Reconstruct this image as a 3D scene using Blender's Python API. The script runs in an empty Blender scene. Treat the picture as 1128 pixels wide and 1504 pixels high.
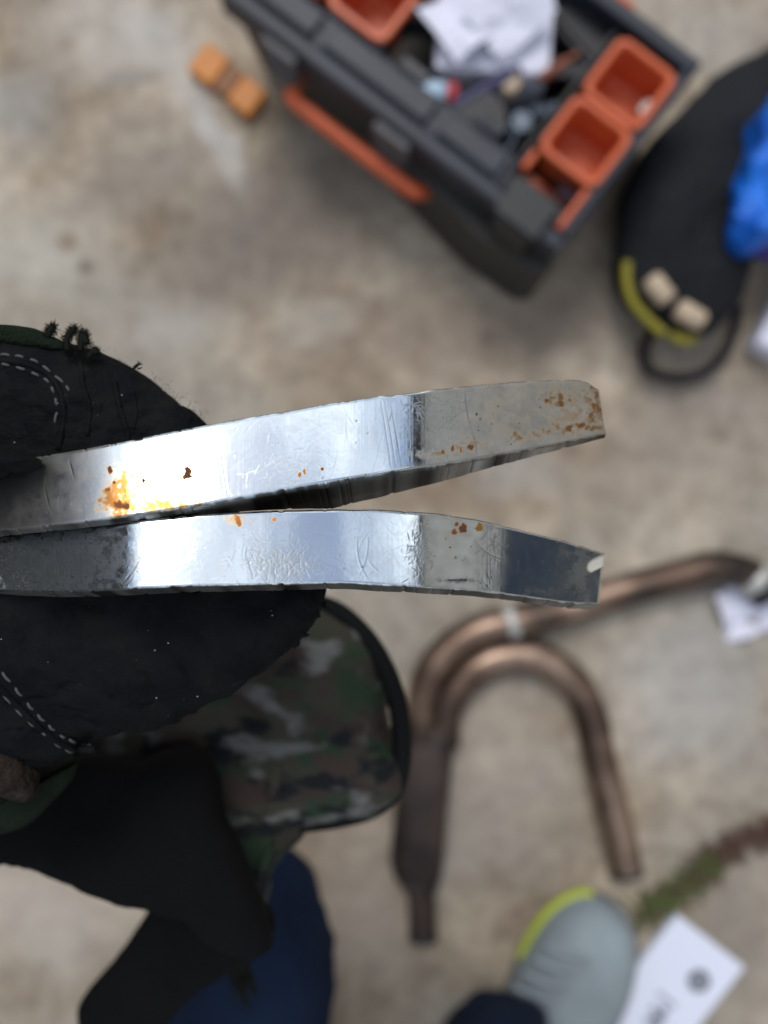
import bpy, bmesh, math, random
import numpy as np
from mathutils import Vector, Matrix
R = math.radians
sc = bpy.context.scene
random.seed(7); rng = np.random.default_rng(11)

# ------------------------------------------------------------------ camera
H = 0.75            # camera height above the concrete, metres
FP = 1258.0         # focal length in photograph pixels
cam_d = bpy.data.cameras.new('camera'); cam = bpy.data.objects.new('camera', cam_d)
sc.collection.objects.link(cam); sc.camera = cam
cam.location = (0, 0, H); cam.rotation_euler = (0, 0, 0)
cam_d.sensor_fit = 'HORIZONTAL'; cam_d.sensor_width = 36.0; cam_d.lens = 36.0*FP/1128.0
cam_d.clip_start = 0.01; cam_d.clip_end = 400
cam_d.dof.use_dof = True; cam_d.dof.focus_distance = 0.1335; cam_d.dof.aperture_fstop = 40.15/2.9

# ------------------------------------------------------------------ world, sun, exposure
TX, TY = -9.0, 31.0                       # tilt of the sun from the zenith, towards +x and +y
sd = Vector((math.tan(R(TX)), math.tan(R(TY)), 1)).normalized()
w = bpy.data.worlds.new('World'); sc.world = w; w.use_nodes = True
nt = w.node_tree; nt.nodes.clear()
wo = nt.nodes.new('ShaderNodeOutputWorld'); bg = nt.nodes.new('ShaderNodeBackground')
sky = nt.nodes.new('ShaderNodeTexSky'); sky.sky_type = 'NISHITA'; sky.sun_disc = False
sky.sun_elevation = math.asin(sd.z); sky.sun_rotation = math.atan2(sd.x, sd.y)
sky.air_density = 1.0; sky.dust_density = 1.2
tc = nt.nodes.new('ShaderNodeTexCoord')
ns = nt.nodes.new('ShaderNodeTexNoise'); ns.inputs['Scale'].default_value = 3.6; ns.inputs['Detail'].default_value = 7; ns.inputs['Roughness'].default_value = .6
rp = nt.nodes.new('ShaderNodeValToRGB'); rp.color_ramp.elements[0].position = .42; rp.color_ramp.elements[1].position = .62; rp.color_ramp.elements[0].color = (.10, .10, .10, 1)
mx = nt.nodes.new('ShaderNodeMix'); mx.data_type = 'RGBA'
nt.links.new(tc.outputs['Generated'], ns.inputs['Vector']); nt.links.new(ns.outputs['Fac'], rp.inputs['Fac'])
nt.links.new(rp.outputs['Color'], mx.inputs['Factor']); nt.links.new(sky.outputs['Color'], mx.inputs['A'])
mx.inputs['B'].default_value = (9.6, 10.0, 10.6, 1)      # cloud luminance in the sky model's units
nt.links.new(mx.outputs['Result'], bg.inputs['Color']); bg.inputs['Strength'].default_value = 0.15
nt.links.new(bg.outputs['Background'], wo.inputs['Surface'])
sl = bpy.data.lights.new('sun', 'SUN'); sun = bpy.data.objects.new('sun', sl); sc.collection.objects.link(sun)
sl.energy = 1.7; sl.angle = R(22); sl.color = (1, .965, .91)
sun.rotation_euler = sd.to_track_quat('Z', 'Y').to_euler(); sun.location = (0, 1, 3)
vs = sc.view_settings; vs.view_transform = 'Standard'; vs.look = 'None'; vs.gamma = 1; vs.use_curve_mapping = False
vs.exposure = -0.15

# ------------------------------------------------------------------ helpers
C = sc.collection
def P(px, py, d):
    return Vector(((px-564)/FP*d, (752-py)/FP*d, H-d))
def link(name, me, mat=None, parent=None, smooth=True):
    o = bpy.data.objects.new(name, me); C.objects.link(o)
    if mat: me.materials.append(mat)
    if smooth: me.shade_smooth()
    if parent is not None: o.parent = parent
    return o
def mesh(name, vs_, fs, mat=None, parent=None, smooth=True):
    me = bpy.data.meshes.new(name)
    off = parent['_o'] if parent is not None and '_o' in parent else (0, 0, 0)
    me.from_pydata([(v[0]-off[0], v[1]-off[1], v[2]-off[2]) for v in vs_], [], fs); me.update()
    return link(name, me, mat, parent, smooth)
def empty(name, loc, label, cat, group=None):
    o = bpy.data.objects.new(name, None); C.objects.link(o); o.location = loc; o.empty_display_size = .02
    tag(o, label, cat, group); return o
def tag(o, label, cat=None, group=None, kind=None):
    if label: o['label'] = label
    if cat: o['category'] = cat
    if group: o['group'] = group
    if kind: o['kind'] = kind
    return o
def local(o, parent, loc=None):
    """parent keeping world place: meshes are written in world space, the Empty stands at loc"""
    o.parent = parent; o.matrix_parent_inverse = parent.matrix_basis.inverted(); return o
def W(parent_loc, vs_):
    return [(v[0]-parent_loc[0], v[1]-parent_loc[1], v[2]-parent_loc[2]) for v in vs_]

def vnoise(x, y, seed=0):
    x = np.asarray(x, float); y = np.asarray(y, float)
    xi = np.floor(x).astype(int); yi = np.floor(y).astype(int)
    fx = x-xi; fy = y-yi; fx = fx*fx*(3-2*fx); fy = fy*fy*(3-2*fy)
    g = np.random.default_rng(seed).random((257, 257))
    a = g[xi % 257, yi % 257]; b = g[(xi+1) % 257, yi % 257]; c = g[xi % 257, (yi+1) % 257]; d = g[(xi+1) % 257, (yi+1) % 257]
    return (a*(1-fx)+b*fx)*(1-fy)+(c*(1-fx)+d*fx)*fy-.5
def fbm(x, y, seed=0, o=4):
    s = 0
    for k in range(o): s = s+vnoise(x*2**k+17.3*k, y*2**k+5.1*k, seed+k)/2**k
    return s
def spline(pts, n, closed=True):
    pts = [Vector(p) for p in pts]; m = len(pts); out = []
    segs = m if closed else m-1
    for i in range(segs):
        g = (lambda k: pts[k % m]) if closed else (lambda k: pts[min(max(k, 0), m-1)])
        a, b, c, d = g(i-1), g(i), g(i+1), g(i+2)
        for k in range(n):
            t = k/n
            out.append(.5*((2*b)+(c-a)*t+(2*a-5*b+4*c-d)*t*t+(3*b-a-3*c+d)*t**3))
    if not closed: out.append(pts[-1])
    return out
def blob_geo(outline, depth, up, down, center=None, rings=10, sub=5, p=2.4, closed=True, jag=0, tilt=None, seed=1):
    """rounded body: outline is given as seen from above at its distance; real height above and below its rim"""
    o = spline([(x, y, 0) for x, y in outline], sub)
    if jag:
        rr = random.Random(seed)
        o = [q+Vector((rr.uniform(-jag, jag), rr.uniform(-jag, jag), 0)) for q in o]
    n = len(o)
    c = Vector((sum(q.x for q in o)/n, sum(q.y for q in o)/n, 0)) if center is None else Vector((center[0], center[1], 0))
    vs_, fs = [], []
    lev = []
    for k in range(1, rings+1):
        a = k/(rings+.5)*math.pi/2
        lev.append((math.cos(a)**(2/p), math.sin(a)**(2/p)))
    seq = [(s, -down*h) for s, h in reversed(lev)]+[(1, 0)]+[(s, up*h) for s, h in lev]
    td = tilt or (lambda x, y: 0)
    for s, h in seq:
        for q in o:
            x, y = c.x+(q.x-c.x)*s, c.y+(q.y-c.y)*s
            d0 = depth+td(x, y); w_ = P(x, y, d0); vs_.append((w_.x, w_.y, w_.z+h))
    m = len(seq)
    for k in range(m-1):
        for i in range(n):
            j = (i+1) % n
            fs.append((k*n+j, k*n+i, (k+1)*n+i, (k+1)*n+j))
    w_ = P(c.x, c.y, depth+td(c.x, c.y))
    vs_.append((w_.x, w_.y, w_.z-down)); vs_.append((w_.x, w_.y, w_.z+up)); b_, t_ = len(vs_)-2, len(vs_)-1
    for i in range(n):
        j = (i+1) % n
        fs.append((b_, i, j)); fs.append((t_, (m-1)*n+j, (m-1)*n+i))
    # the picture's y runs downward: flip so faces point out
    return vs_, [tuple(reversed(f)) for f in fs] if False else fs
def fix(o):
    bm = bmesh.new(); bm.from_mesh(o.data); bmesh.ops.recalc_face_normals(bm, faces=bm.faces); bm.to_mesh(o.data); bm.free(); return o
def rough_up(o, amp, scale, seed=0):
    me = o.data; n = len(me.vertices); co = np.zeros(n*3); me.vertices.foreach_get('co', co); co = co.reshape(-1, 3)
    no = np.zeros(n*3); me.vertices.foreach_get('normal', no); no = no.reshape(-1, 3)
    d = fbm(co[:, 0]/scale+co[:, 2]/scale*.7+50, co[:, 1]/scale-co[:, 2]/scale*.5+50, seed)
    co += no*(d*amp)[:, None]; me.vertices.foreach_set('co', co.ravel()); me.update(); return o
def tube_geo(path, r, seg=10, cap=True):
    path = [Vector(p) for p in path]; vs_, fs = [], []
    n = len(path); up = Vector((0, 0, 1))
    rr = r if callable(r) else (lambda t: r)
    prev = None
    for i, p in enumerate(path):
        t = (path[min(i+1, n-1)]-path[max(i-1, 0)]).normalized()
        if prev is None:
            a = t.cross(up if abs(t.z) < .9 else Vector((1, 0, 0))).normalized()
        else: a = (prev-t*prev.dot(t)).normalized()
        prev = a; b = t.cross(a)
        q = rr(i/(n-1))
        for k in range(seg):
            an = 2*math.pi*k/seg; vs_.append(p+(a*math.cos(an)+b*math.sin(an))*q)
    for i in range(n-1):
        for k in range(seg):
            j = (k+1) % seg; fs.append((i*seg+k, i*seg+j, (i+1)*seg+j, (i+1)*seg+k))
    if cap: fs.append(tuple(reversed(range(seg)))); fs.append(tuple(range((n-1)*seg, n*seg)))
    return vs_, fs
def join(*gs):
    vs_, fs = [], []
    for v, f in gs:
        k = len(vs_); vs_ += list(v); fs += [tuple(i+k for i in q) for q in f]
    return vs_, fs
def box_geo(x0, x1, y0, y1, z0, z1, M=None):
    v = [(x, y, z) for z in (z0, z1) for y in (y0, y1) for x in (x0, x1)]
    if M is not None: v = [tuple(M @ Vector(q)) for q in v]
    return v, [(0, 2, 3, 1), (4, 5, 7, 6), (0, 1, 5, 4), (2, 6, 7, 3), (0, 4, 6, 2), (1, 3, 7, 5)]
def bevel(o, w_, seg=2):
    m = o.modifiers.new('bevel', 'BEVEL'); m.width = w_; m.segments = seg; m.limit_method = 'ANGLE'; m.angle_limit = R(40); return o

# ------------------------------------------------------------------ materials
def mat(name, col, rough=.6, metal=0, noise=None, bump=None, spec=.5, sheen=0):
    m = bpy.data.materials.new(name); m.use_nodes = True; t = m.node_tree; b = t.nodes['Principled BSDF']
    b.inputs['Base Color'].default_value = (*col, 1); b.inputs['Roughness'].default_value = rough; b.inputs['Metallic'].default_value = metal
    b.inputs['Specular IOR Level'].default_value = spec
    if sheen: b.inputs['Sheen Weight'].default_value = sheen
    c = t.nodes.new('ShaderNodeTexCoord')
    if noise:
        s, amt, col2 = noise
        n = t.nodes.new('ShaderNodeTexNoise'); n.inputs['Scale'].default_value = s; n.inputs['Detail'].default_value = 6
        r = t.nodes.new('ShaderNodeValToRGB'); r.color_ramp.elements[0].position = .5-amt; r.color_ramp.elements[1].position = .5+amt
        r.color_ramp.elements[0].color = (*col, 1); r.color_ramp.elements[1].color = (*col2, 1)
        t.links.new(c.outputs['Object'], n.inputs['Vector']); t.links.new(n.outputs['Fac'], r.inputs['Fac']); t.links.new(r.outputs['Color'], b.inputs['Base Color'])
    if bump:
        s, st, dist = bump
        n = t.nodes.new('ShaderNodeTexNoise'); n.inputs['Scale'].default_value = s; n.inputs['Detail'].default_value = 5
        u = t.nodes.new('ShaderNodeBump'); u.inputs['Strength'].default_value = st; u.inputs['Distance'].default_value = dist
        t.links.new(c.outputs['Object'], n.inputs['Vector']); t.links.new(n.outputs['Fac'], u.inputs['Height']); t.links.new(u.outputs['Normal'], b.inputs['Normal'])
    return m
M = {}
M['leather'] = mat('black leather', (.0035, .0043, .0055), .75, noise=(150, .16, (.0078, .0084, .009)), bump=(1100, .6, .0006), spec=.08)
M['leather_blue'] = mat('worn black leather', (.006, .008, .012), .6, noise=(90, .2, (.015, .02, .03)), bump=(900, .4, .0005), spec=.35)
M['blackcloth'] = mat('black cloth', (.0035, .004, .0045), .9, noise=(60, .3, (.006, .006, .0065)), bump=(900, .4, .001), spec=.08)
M['thread'] = mat('grey thread', (.065, .065, .062), .8)
M['fuzz'] = mat('dark frayed thread', (.006, .007, .007), .95, noise=(300, .2, (.014, .015, .012)), spec=.05)
M['greenknit'] = mat('dark green knit', (.008, .014, .008), .95, noise=(260, .2, (.013, .018, .012)), spec=.08, bump=(1500, .7, .001))
M['suede'] = mat('brown suede', (.013, .0095, .008), .9, noise=(420, .2, (.035, .027, .023)), spec=.08, bump=(700, 1, .0015))
M['binding'] = mat('black binding tape', (.004, .0048, .0055), .8, spec=.15)
M['denim'] = mat('dark blue denim', (.005, .0095, .024), .9, noise=(28, .2, (.009, .018, .042)), bump=(60, .5, .006), spec=.1)
M['denim_dark'] = mat('navy denim', (.006, .010, .022), .85, noise=(40, .2, (.014, .022, .045)), bump=(60, .5, .006))
M['boxgrey'] = mat('charcoal plastic', (.011, .015, .025), .5, noise=(22, .2, (.022, .028, .043)), bump=(900, .2, .001))
M['boxside'] = mat('dusty dark plastic', (.020, .020, .018), .6, noise=(25, .3, (.034, .032, .028)))
M['boxdark'] = mat('black plastic', (.012, .013, .015), .5)
M['boxlight'] = mat('worn grey plastic', (.06, .06, .07), .6, noise=(60, .3, (.12, .115, .12)))
M['orange'] = mat('orange plastic', (.60, .115, .035), .42, noise=(40, .3, (.52, .095, .03)))
M['amber'] = mat('amber plastic', (.60, .21, .012), .5, noise=(70, .3, (.45, .14, .01)))
M['paper'] = mat('white paper', (.66, .67, .80), .8, noise=(14, .3, (.74, .75, .86)))
M['card'] = mat('white card', (.72, .76, .90), .6)
M['ink'] = mat('grey ink', (.11, .12, .15), .8)
M['inklight'] = mat('pale grey ink', (.36, .38, .45), .8)
M['litblue'] = mat('light blue plastic', (.38, .52, .66), .4)
M['red'] = mat('red plastic', (.45, .03, .04), .4)
M['cream'] = mat('cream wood', (.55, .44, .32), .6, noise=(90, .3, (.42, .32, .22)))
M['metalbit'] = mat('dull steel', (.11, .13, .16), .5, metal=1)
M['rustred'] = mat('rust red metal', (.20, .06, .03), .6)
M['rustbrown'] = mat('brown plastic', (.22, .09, .03), .6)
M['navyplastic'] = mat('navy plastic', (.02, .022, .08), .5)
M['olive'] = mat('olive plastic', (.045, .05, .02), .6)
M['mauve'] = mat('mauve plastic', (.12, .075, .10), .6)
M['bagblack'] = mat('black nylon', (.007, .008, .010), .75, spec=.2, noise=(20, .3, (.014, .015, .019)), bump=(45, .7, .01))
M['yellow'] = mat('yellow piping', (.24, .21, .015), .6)
M['bluefilm'] = mat('blue plastic film', (.003, .09, .52), .4, noise=(30, .25, (.005, .20, .85)), bump=(35, 1, .02))
M['purplefilm'] = mat('violet plastic film', (.035, .02, .22), .4)
M['shoe'] = mat('grey mesh shoe', (.20, .235, .26), .7, noise=(30, .25, (.28, .34, .37)), bump=(500, .6, .001))
M['lime'] = mat('lime rubber', (.42, .50, .03), .5)
M['rubber'] = mat('grey rubber', (.16, .165, .17), .7)
M['grassm'] = mat('green blades', (.055, .10, .015), .7, noise=(60, .3, (.10, .12, .035)))
M['reddry'] = mat('dry brown stalks', (.10, .055, .04), .8)
M['render'] = mat('cream house render', (.80, .745, .64), .8, noise=(5, .3, (.74, .69, .59)))
M['dkwood'] = mat('dark stained timber', (.03, .035, .042), .6, noise=(6, .3, (.05, .05, .05)))
M['glass'] = mat('dark window glass', (.02, .025, .035), .05, spec=.8)
M['fencewood'] = mat('brown fence wood', (.05, .04, .032), .8, noise=(8, .3, (.085, .07, .055)))

def camo():
    m = bpy.data.materials.new('camouflage cloth'); m.use_nodes = True; t = m.node_tree; b = t.nodes['Principled BSDF']
    b.inputs['Roughness'].default_value = .9; b.inputs['Specular IOR Level'].default_value = .2
    c = t.nodes.new('ShaderNodeTexCoord')
    def layer(seed, scale, lo, hi):
        mp = t.nodes.new('ShaderNodeMapping'); mp.inputs['Location'].default_value = (seed, seed*1.7+.35, seed*.3); mp.inputs['Rotation'].default_value = (0, 0, .7)
        mp.inputs['Scale'].default_value = (1, 1.6, 1)
        n = t.nodes.new('ShaderNodeTexNoise'); n.inputs['Scale'].default_value = scale; n.inputs['Detail'].default_value = 2.5
        r = t.nodes.new('ShaderNodeValToRGB'); r.color_ramp.elements[0].position = lo; r.color_ramp.elements[1].position = hi
        t.links.new(c.outputs['Object'], mp.inputs['Vector']); t.links.new(mp.outputs['Vector'], n.inputs['Vector']); t.links.new(n.outputs['Fac'], r.inputs['Fac']); return r.outputs['Color']
    last = None
    base = (.042, .041, .030, 1)
    for seed, scale, lo, hi, col in ((3.1, 58, .47, .57, (.022, .040, .022, 1)), (8.7, 66, .51, .61, (.042, .030, .026, 1)), (5.2, 78, .54, .62, (.009, .011, .013, 1)), (1.4, 70, .57, .68, (.13, .13, .125, 1))):
        x = t.nodes.new('ShaderNodeMix'); x.data_type = 'RGBA'; t.links.new(layer(seed, scale, lo, hi), x.inputs['Factor'])
        if last is None: x.inputs['A'].default_value = base
        else: t.links.new(last, x.inputs['A'])
        x.inputs['B'].default_value = col; last = x.outputs['Result']
    t.links.new(last, b.inputs['Base Color']); return m
M['camo'] = camo()

def copper():
    m = bpy.data.materials.new('tarnished copper'); m.use_nodes = True; t = m.node_tree; b = t.nodes['Principled BSDF']
    c = t.nodes.new('ShaderNodeTexCoord'); n = t.nodes.new('ShaderNodeTexNoise'); n.inputs['Scale'].default_value = 16; n.inputs['Detail'].default_value = 5
    r = t.nodes.new('ShaderNodeValToRGB'); e = r.color_ramp.elements; e[0].position = .36; e[0].color = (.045, .037, .033, 1); e[1].position = .66; e[1].color = (.35, .25, .19, 1)
    q = e.new(.5); q.color = (.125, .083, .062, 1)
    t.links.new(c.outputs['Object'], n.inputs['Vector']); t.links.new(n.outputs['Fac'], r.inputs['Fac']); t.links.new(r.outputs['Color'], b.inputs['Base Color'])
    b.inputs['Metallic'].default_value = .85; b.inputs['Roughness'].default_value = .4; return m
M['copper'] = copper()
M['sleeve'] = mat('dark oxidised copper', (.03, .025, .025), .5, metal=.5, noise=(24, .15, (.10, .07, .06)))
M['solder'] = mat('bright solder', (.55, .55, .53), .55, metal=.6)

def chrome():
    m = bpy.data.materials.new('scratched chrome'); m.use_nodes = True; t = m.node_tree; b = t.nodes['Principled BSDF']
    a = t.nodes.new('ShaderNodeAttribute'); a.attribute_name = 'mask'; s = t.nodes.new('ShaderNodeSeparateColor'); t.links.new(a.outputs['Color'], s.inputs['Color'])
    c = t.nodes.new('ShaderNodeTexCoord'); n = t.nodes.new('ShaderNodeTexNoise'); n.inputs['Scale'].default_value = 260; n.inputs['Detail'].default_value = 6
    t.links.new(c.outputs['Object'], n.inputs['Vector'])
    def mixc(f, A, B):
        x = t.nodes.new('ShaderNodeMix'); x.data_type = 'RGBA'; t.links.new(f, x.inputs['Factor'])
        for k, v in (('A', A), ('B', B)):
            if isinstance(v, tuple): x.inputs[k].default_value = v
            else: t.links.new(v, x.inputs[k])
        return x.outputs['Result']
    def mixf(f, A, B):
        x = t.nodes.new('ShaderNodeMix'); t.links.new(f, x.inputs['Factor'])
        for k, v in (('A', A), ('B', B)):
            if isinstance(v, (int, float)): x.inputs[k].default_value = v
            else: t.links.new(v, x.inputs[k])
        return x.outputs['Result']
    # rust: a thin golden film first, then opaque brown
    nz = t.nodes.new('ShaderNodeMath'); nz.operation = 'MULTIPLY_ADD'; t.links.new(n.outputs['Fac'], nz.inputs[0]); nz.inputs[1].default_value = .5; nz.inputs[2].default_value = -.25
    rs_ = t.nodes.new('ShaderNodeMath'); rs_.operation = 'ADD'; rs_.use_clamp = True; t.links.new(s.outputs['Red'], rs_.inputs[0]); t.links.new(nz.outputs[0], rs_.inputs[1])
    rr = t.nodes.new('ShaderNodeValToRGB'); e = rr.color_ramp.elements; e[0].position = .1; e[0].color = (.78, .66, .46, 1); e[1].position = 1; e[1].color = (.07, .024, .010, 1)
    q_ = e.new(.34); q_.color = (.52, .25, .075, 1); q_ = e.new(.7); q_.color = (.24, .085, .025, 1)
    t.links.new(rs_.outputs[0], rr.inputs['Fac'])
    cov = t.nodes.new('ShaderNodeMapRange'); cov.inputs['From Min'].default_value = .03; cov.inputs['From Max'].default_value = .28; t.links.new(s.outputs['Red'], cov.inputs['Value'])
    opq = t.nodes.new('ShaderNodeMapRange'); opq.inputs['From Min'].default_value = .5; opq.inputs['From Max'].default_value = .9; t.links.new(s.outputs['Red'], opq.inputs['Value'])
    worn = t.nodes.new('ShaderNodeValToRGB'); e = worn.color_ramp.elements; e[0].position = .3; e[0].color = (.46, .445, .41, 1); e[1].position = .7; e[1].color = (.62, .60, .56, 1)
    t.links.new(n.outputs['Fac'], worn.inputs['Fac'])
    col = mixc(s.outputs['Green'], (.72, .79, .825, 1), worn.outputs['Color'])
    col = mixc(cov.outputs['Result'], col, rr.outputs['Color'])
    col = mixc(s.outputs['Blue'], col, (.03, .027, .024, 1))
    col = mixc(a.outputs['Alpha'], (.50, .48, .43, 1), col)
    t.links.new(col, b.inputs['Base Color'])
    ro = mixf(s.outputs['Green'], .065, .34); ro = mixf(s.outputs['Blue'], ro, .6); ro = mixf(s.outputs['Red'], ro, .75); ro = mixf(a.outputs['Alpha'], .6, ro)
    t.links.new(ro, b.inputs['Roughness'])
    t.links.new(mixf(a.outputs['Alpha'], 0.1, mixf(opq.outputs['Result'], 1.0, 0.05)), b.inputs['Metallic'])
    return m
M['chrome'] = chrome()

# ------------------------------------------------------------------ ground
def ground_mat():
    m = bpy.data.materials.new('stained concrete'); m.use_nodes = True; t = m.node_tree; b = t.nodes['Principled BSDF']; b.inputs['Roughness'].default_value = .85
    c = t.nodes.new('ShaderNodeTexCoord')
    def noise(scale, det=6, rough=.6):
        n = t.nodes.new('ShaderNodeTexNoise'); n.inputs['Scale'].default_value = scale; n.inputs['Detail'].default_value = det; n.inputs['Roughness'].default_value = rough
        t.links.new(c.outputs['Object'], n.inputs['Vector']); return n.outputs['Fac']
    def ramp(f, els):
        r = t.nodes.new('ShaderNodeValToRGB'); e = r.color_ramp.elements
        while len(e) < len(els): e.new(.5)
        for q, (p_, col) in zip(e, els): q.position = p_; q.color = (*col, 1)
        t.links.new(f, r.inputs['Fac']); return r.outputs['Color']
    def mix(f, A, B, mode='MIX'):
        x = t.nodes.new('ShaderNodeMix'); x.data_type = 'RGBA'; x.blend_type = mode
        if isinstance(f, (int, float)): x.inputs['Factor'].default_value = f
        else: t.links.new(f, x.inputs['Factor'])
        for k, v in (('A', A), ('B', B)):
            if isinstance(v, tuple): x.inputs[k].default_value = v
            else: t.links.new(v, x.inputs[k])
        return x.outputs['Result']
    base = ramp(noise(6, 6, .52), [(.33, (.21, .158, .108)), (.46, (.325, .262, .192)), (.57, (.435, .365, .28)), (.70, (.58, .51, .415))])
    cool = mix(ramp(noise(4.3, 3), [(.45, (0, 0, 0)), (.62, (1, 1, 1))]), base, (.33, .297, .248, 1)); 
    fine = ramp(noise(48, 4, .7), [(.33, (.66, .63, .60)), (.5, (.95, .95, .95)), (.68, (1.22, 1.22, 1.22))])
    col = mix(.5, cool, fine, 'MULTIPLY')
    sp = noise(60, 1)
    # stains and light patches; dark ones below left of the toolbox also paint its shadow: (px, py, radius m, colour, amount)
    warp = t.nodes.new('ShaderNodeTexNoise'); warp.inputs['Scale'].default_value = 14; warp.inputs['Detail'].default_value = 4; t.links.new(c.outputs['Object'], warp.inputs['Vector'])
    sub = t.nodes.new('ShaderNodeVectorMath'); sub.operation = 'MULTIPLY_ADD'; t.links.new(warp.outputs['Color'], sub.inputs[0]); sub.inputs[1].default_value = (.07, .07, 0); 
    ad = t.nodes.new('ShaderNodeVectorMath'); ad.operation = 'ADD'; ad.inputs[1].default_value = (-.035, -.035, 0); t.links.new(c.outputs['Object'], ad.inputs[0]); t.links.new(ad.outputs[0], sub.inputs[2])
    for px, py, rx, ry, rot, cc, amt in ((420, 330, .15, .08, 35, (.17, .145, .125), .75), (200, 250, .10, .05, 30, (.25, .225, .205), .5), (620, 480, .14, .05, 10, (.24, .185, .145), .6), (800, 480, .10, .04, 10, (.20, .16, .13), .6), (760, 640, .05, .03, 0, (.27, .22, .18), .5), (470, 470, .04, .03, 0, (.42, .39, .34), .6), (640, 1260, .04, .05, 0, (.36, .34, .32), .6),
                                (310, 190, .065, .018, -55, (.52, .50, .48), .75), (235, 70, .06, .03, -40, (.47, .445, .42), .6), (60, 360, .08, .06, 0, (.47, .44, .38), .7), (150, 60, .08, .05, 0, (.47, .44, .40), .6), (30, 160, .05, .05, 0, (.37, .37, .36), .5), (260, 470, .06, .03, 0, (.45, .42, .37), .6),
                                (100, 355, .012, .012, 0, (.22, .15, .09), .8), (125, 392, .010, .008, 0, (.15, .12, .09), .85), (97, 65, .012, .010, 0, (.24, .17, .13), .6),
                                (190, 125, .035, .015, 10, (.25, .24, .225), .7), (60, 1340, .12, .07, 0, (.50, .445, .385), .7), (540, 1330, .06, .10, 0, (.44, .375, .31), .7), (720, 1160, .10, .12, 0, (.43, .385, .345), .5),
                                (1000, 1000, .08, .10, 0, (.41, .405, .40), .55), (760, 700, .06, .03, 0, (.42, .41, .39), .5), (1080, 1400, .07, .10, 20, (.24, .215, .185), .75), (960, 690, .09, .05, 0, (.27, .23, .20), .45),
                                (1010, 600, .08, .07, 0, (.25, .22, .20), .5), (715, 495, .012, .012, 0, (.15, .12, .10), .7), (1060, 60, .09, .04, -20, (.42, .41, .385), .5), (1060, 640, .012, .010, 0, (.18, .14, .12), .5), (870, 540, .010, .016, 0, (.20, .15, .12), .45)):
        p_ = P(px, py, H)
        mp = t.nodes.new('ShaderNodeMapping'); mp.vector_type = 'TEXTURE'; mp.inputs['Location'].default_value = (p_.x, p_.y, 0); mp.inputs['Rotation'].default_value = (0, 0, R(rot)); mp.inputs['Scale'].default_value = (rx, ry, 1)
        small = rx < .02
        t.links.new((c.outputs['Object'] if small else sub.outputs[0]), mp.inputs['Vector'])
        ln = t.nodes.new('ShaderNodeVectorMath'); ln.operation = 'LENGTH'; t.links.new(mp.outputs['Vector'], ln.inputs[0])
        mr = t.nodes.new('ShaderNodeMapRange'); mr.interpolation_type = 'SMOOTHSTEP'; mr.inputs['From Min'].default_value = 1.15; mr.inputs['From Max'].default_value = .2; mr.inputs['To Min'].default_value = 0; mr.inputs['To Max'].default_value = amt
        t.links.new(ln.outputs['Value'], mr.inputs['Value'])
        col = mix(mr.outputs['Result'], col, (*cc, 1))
    col = mix(.28, col, fine, 'MULTIPLY')
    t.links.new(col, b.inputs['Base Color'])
    bu = t.nodes.new('ShaderNodeBump'); bu.inputs['Strength'].default_value = .6; bu.inputs['Distance'].default_value = .004
    t.links.new(noise(100, 5), bu.inputs['Height']); t.links.new(bu.outputs['Normal'], b.inputs['Normal'])
    return m
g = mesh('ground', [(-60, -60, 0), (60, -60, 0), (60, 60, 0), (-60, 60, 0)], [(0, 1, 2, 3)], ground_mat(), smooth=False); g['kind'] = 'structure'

# the slab joint with weeds: a dark strip of soil along the crack
cr = spline([(1260, 1140, 0), (1128, 1212, 0), (1060, 1245, 0), (1000, 1300, 0), (950, 1345, 0), (905, 1400, 0), (860, 1500, 0)], 8, False)
vv, ff = [], []
for i, q in enumerate(cr):
    w_ = 5+3.5*math.sin(i*1.7)+2*math.sin(i*4.1)
    a = P(q.x-w_*.5, q.y-w_, H); b_ = P(q.x+w_*.5, q.y+w_, H)
    vv += [(a.x, a.y, .003), (b_.x, b_.y, .003)]
    if i: ff.append((2*i-2, 2*i, 2*i+1, 2*i-1))
ck = mesh('joint_soil', vv, ff, mat('dark soil', (.11, .075, .055), .95, noise=(90, .3, (.18, .12, .09))), smooth=False); ck['kind'] = 'structure'

# grass in the joint
vv, ff = [], []; vr, fr = [], []
for i in range(520):
    t_ = random.random() if random.random() < .4 else random.choice([.08, .2, .62, .75])+random.gauss(0, .06)
    if i < 300:
        cx, cy = 1045-110*t_+random.gauss(0, 9), 1262+82*t_+random.gauss(0, 9)
    else:
        cx, cy = 1150-110*t_+random.gauss(0, 8), 1205+50*t_+random.gauss(0, 6)
    p_ = P(cx, cy, H); a = random.uniform(0, 6.28); L = random.uniform(.006, .02); hh = random.uniform(.003, .014); w_ = .0011
    dx, dy = math.cos(a), math.sin(a)
    tv, tf = (vv, ff) if i < 300 and random.random() < .62 else (vr, fr)
    k = len(tv)
    tv += [(p_.x-dy*w_, p_.y+dx*w_, .003), (p_.x+dy*w_, p_.y-dx*w_, .003), (p_.x+dx*L*.5+dy*w_, p_.y+dy*L*.5-dx*w_, hh), (p_.x+dx*L*.5-dy*w_, p_.y+dy*L*.5+dx*w_, hh), (p_.x+dx*L, p_.y+dy*L, hh*.8)]
    tf += [(k, k+1, k+2, k+3), (k+3, k+2, k+4)]
tag(mesh('grass', vv, ff, M['grassm'], smooth=False), 'short green grass growing in the crack of the concrete beside the white card', 'grass', kind='stuff')
tag(mesh('dry_stalks', vr, fr, M['reddry'], smooth=False), 'reddish brown dry stalks in the concrete crack at the right edge', 'dry weeds', kind='stuff')

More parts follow.
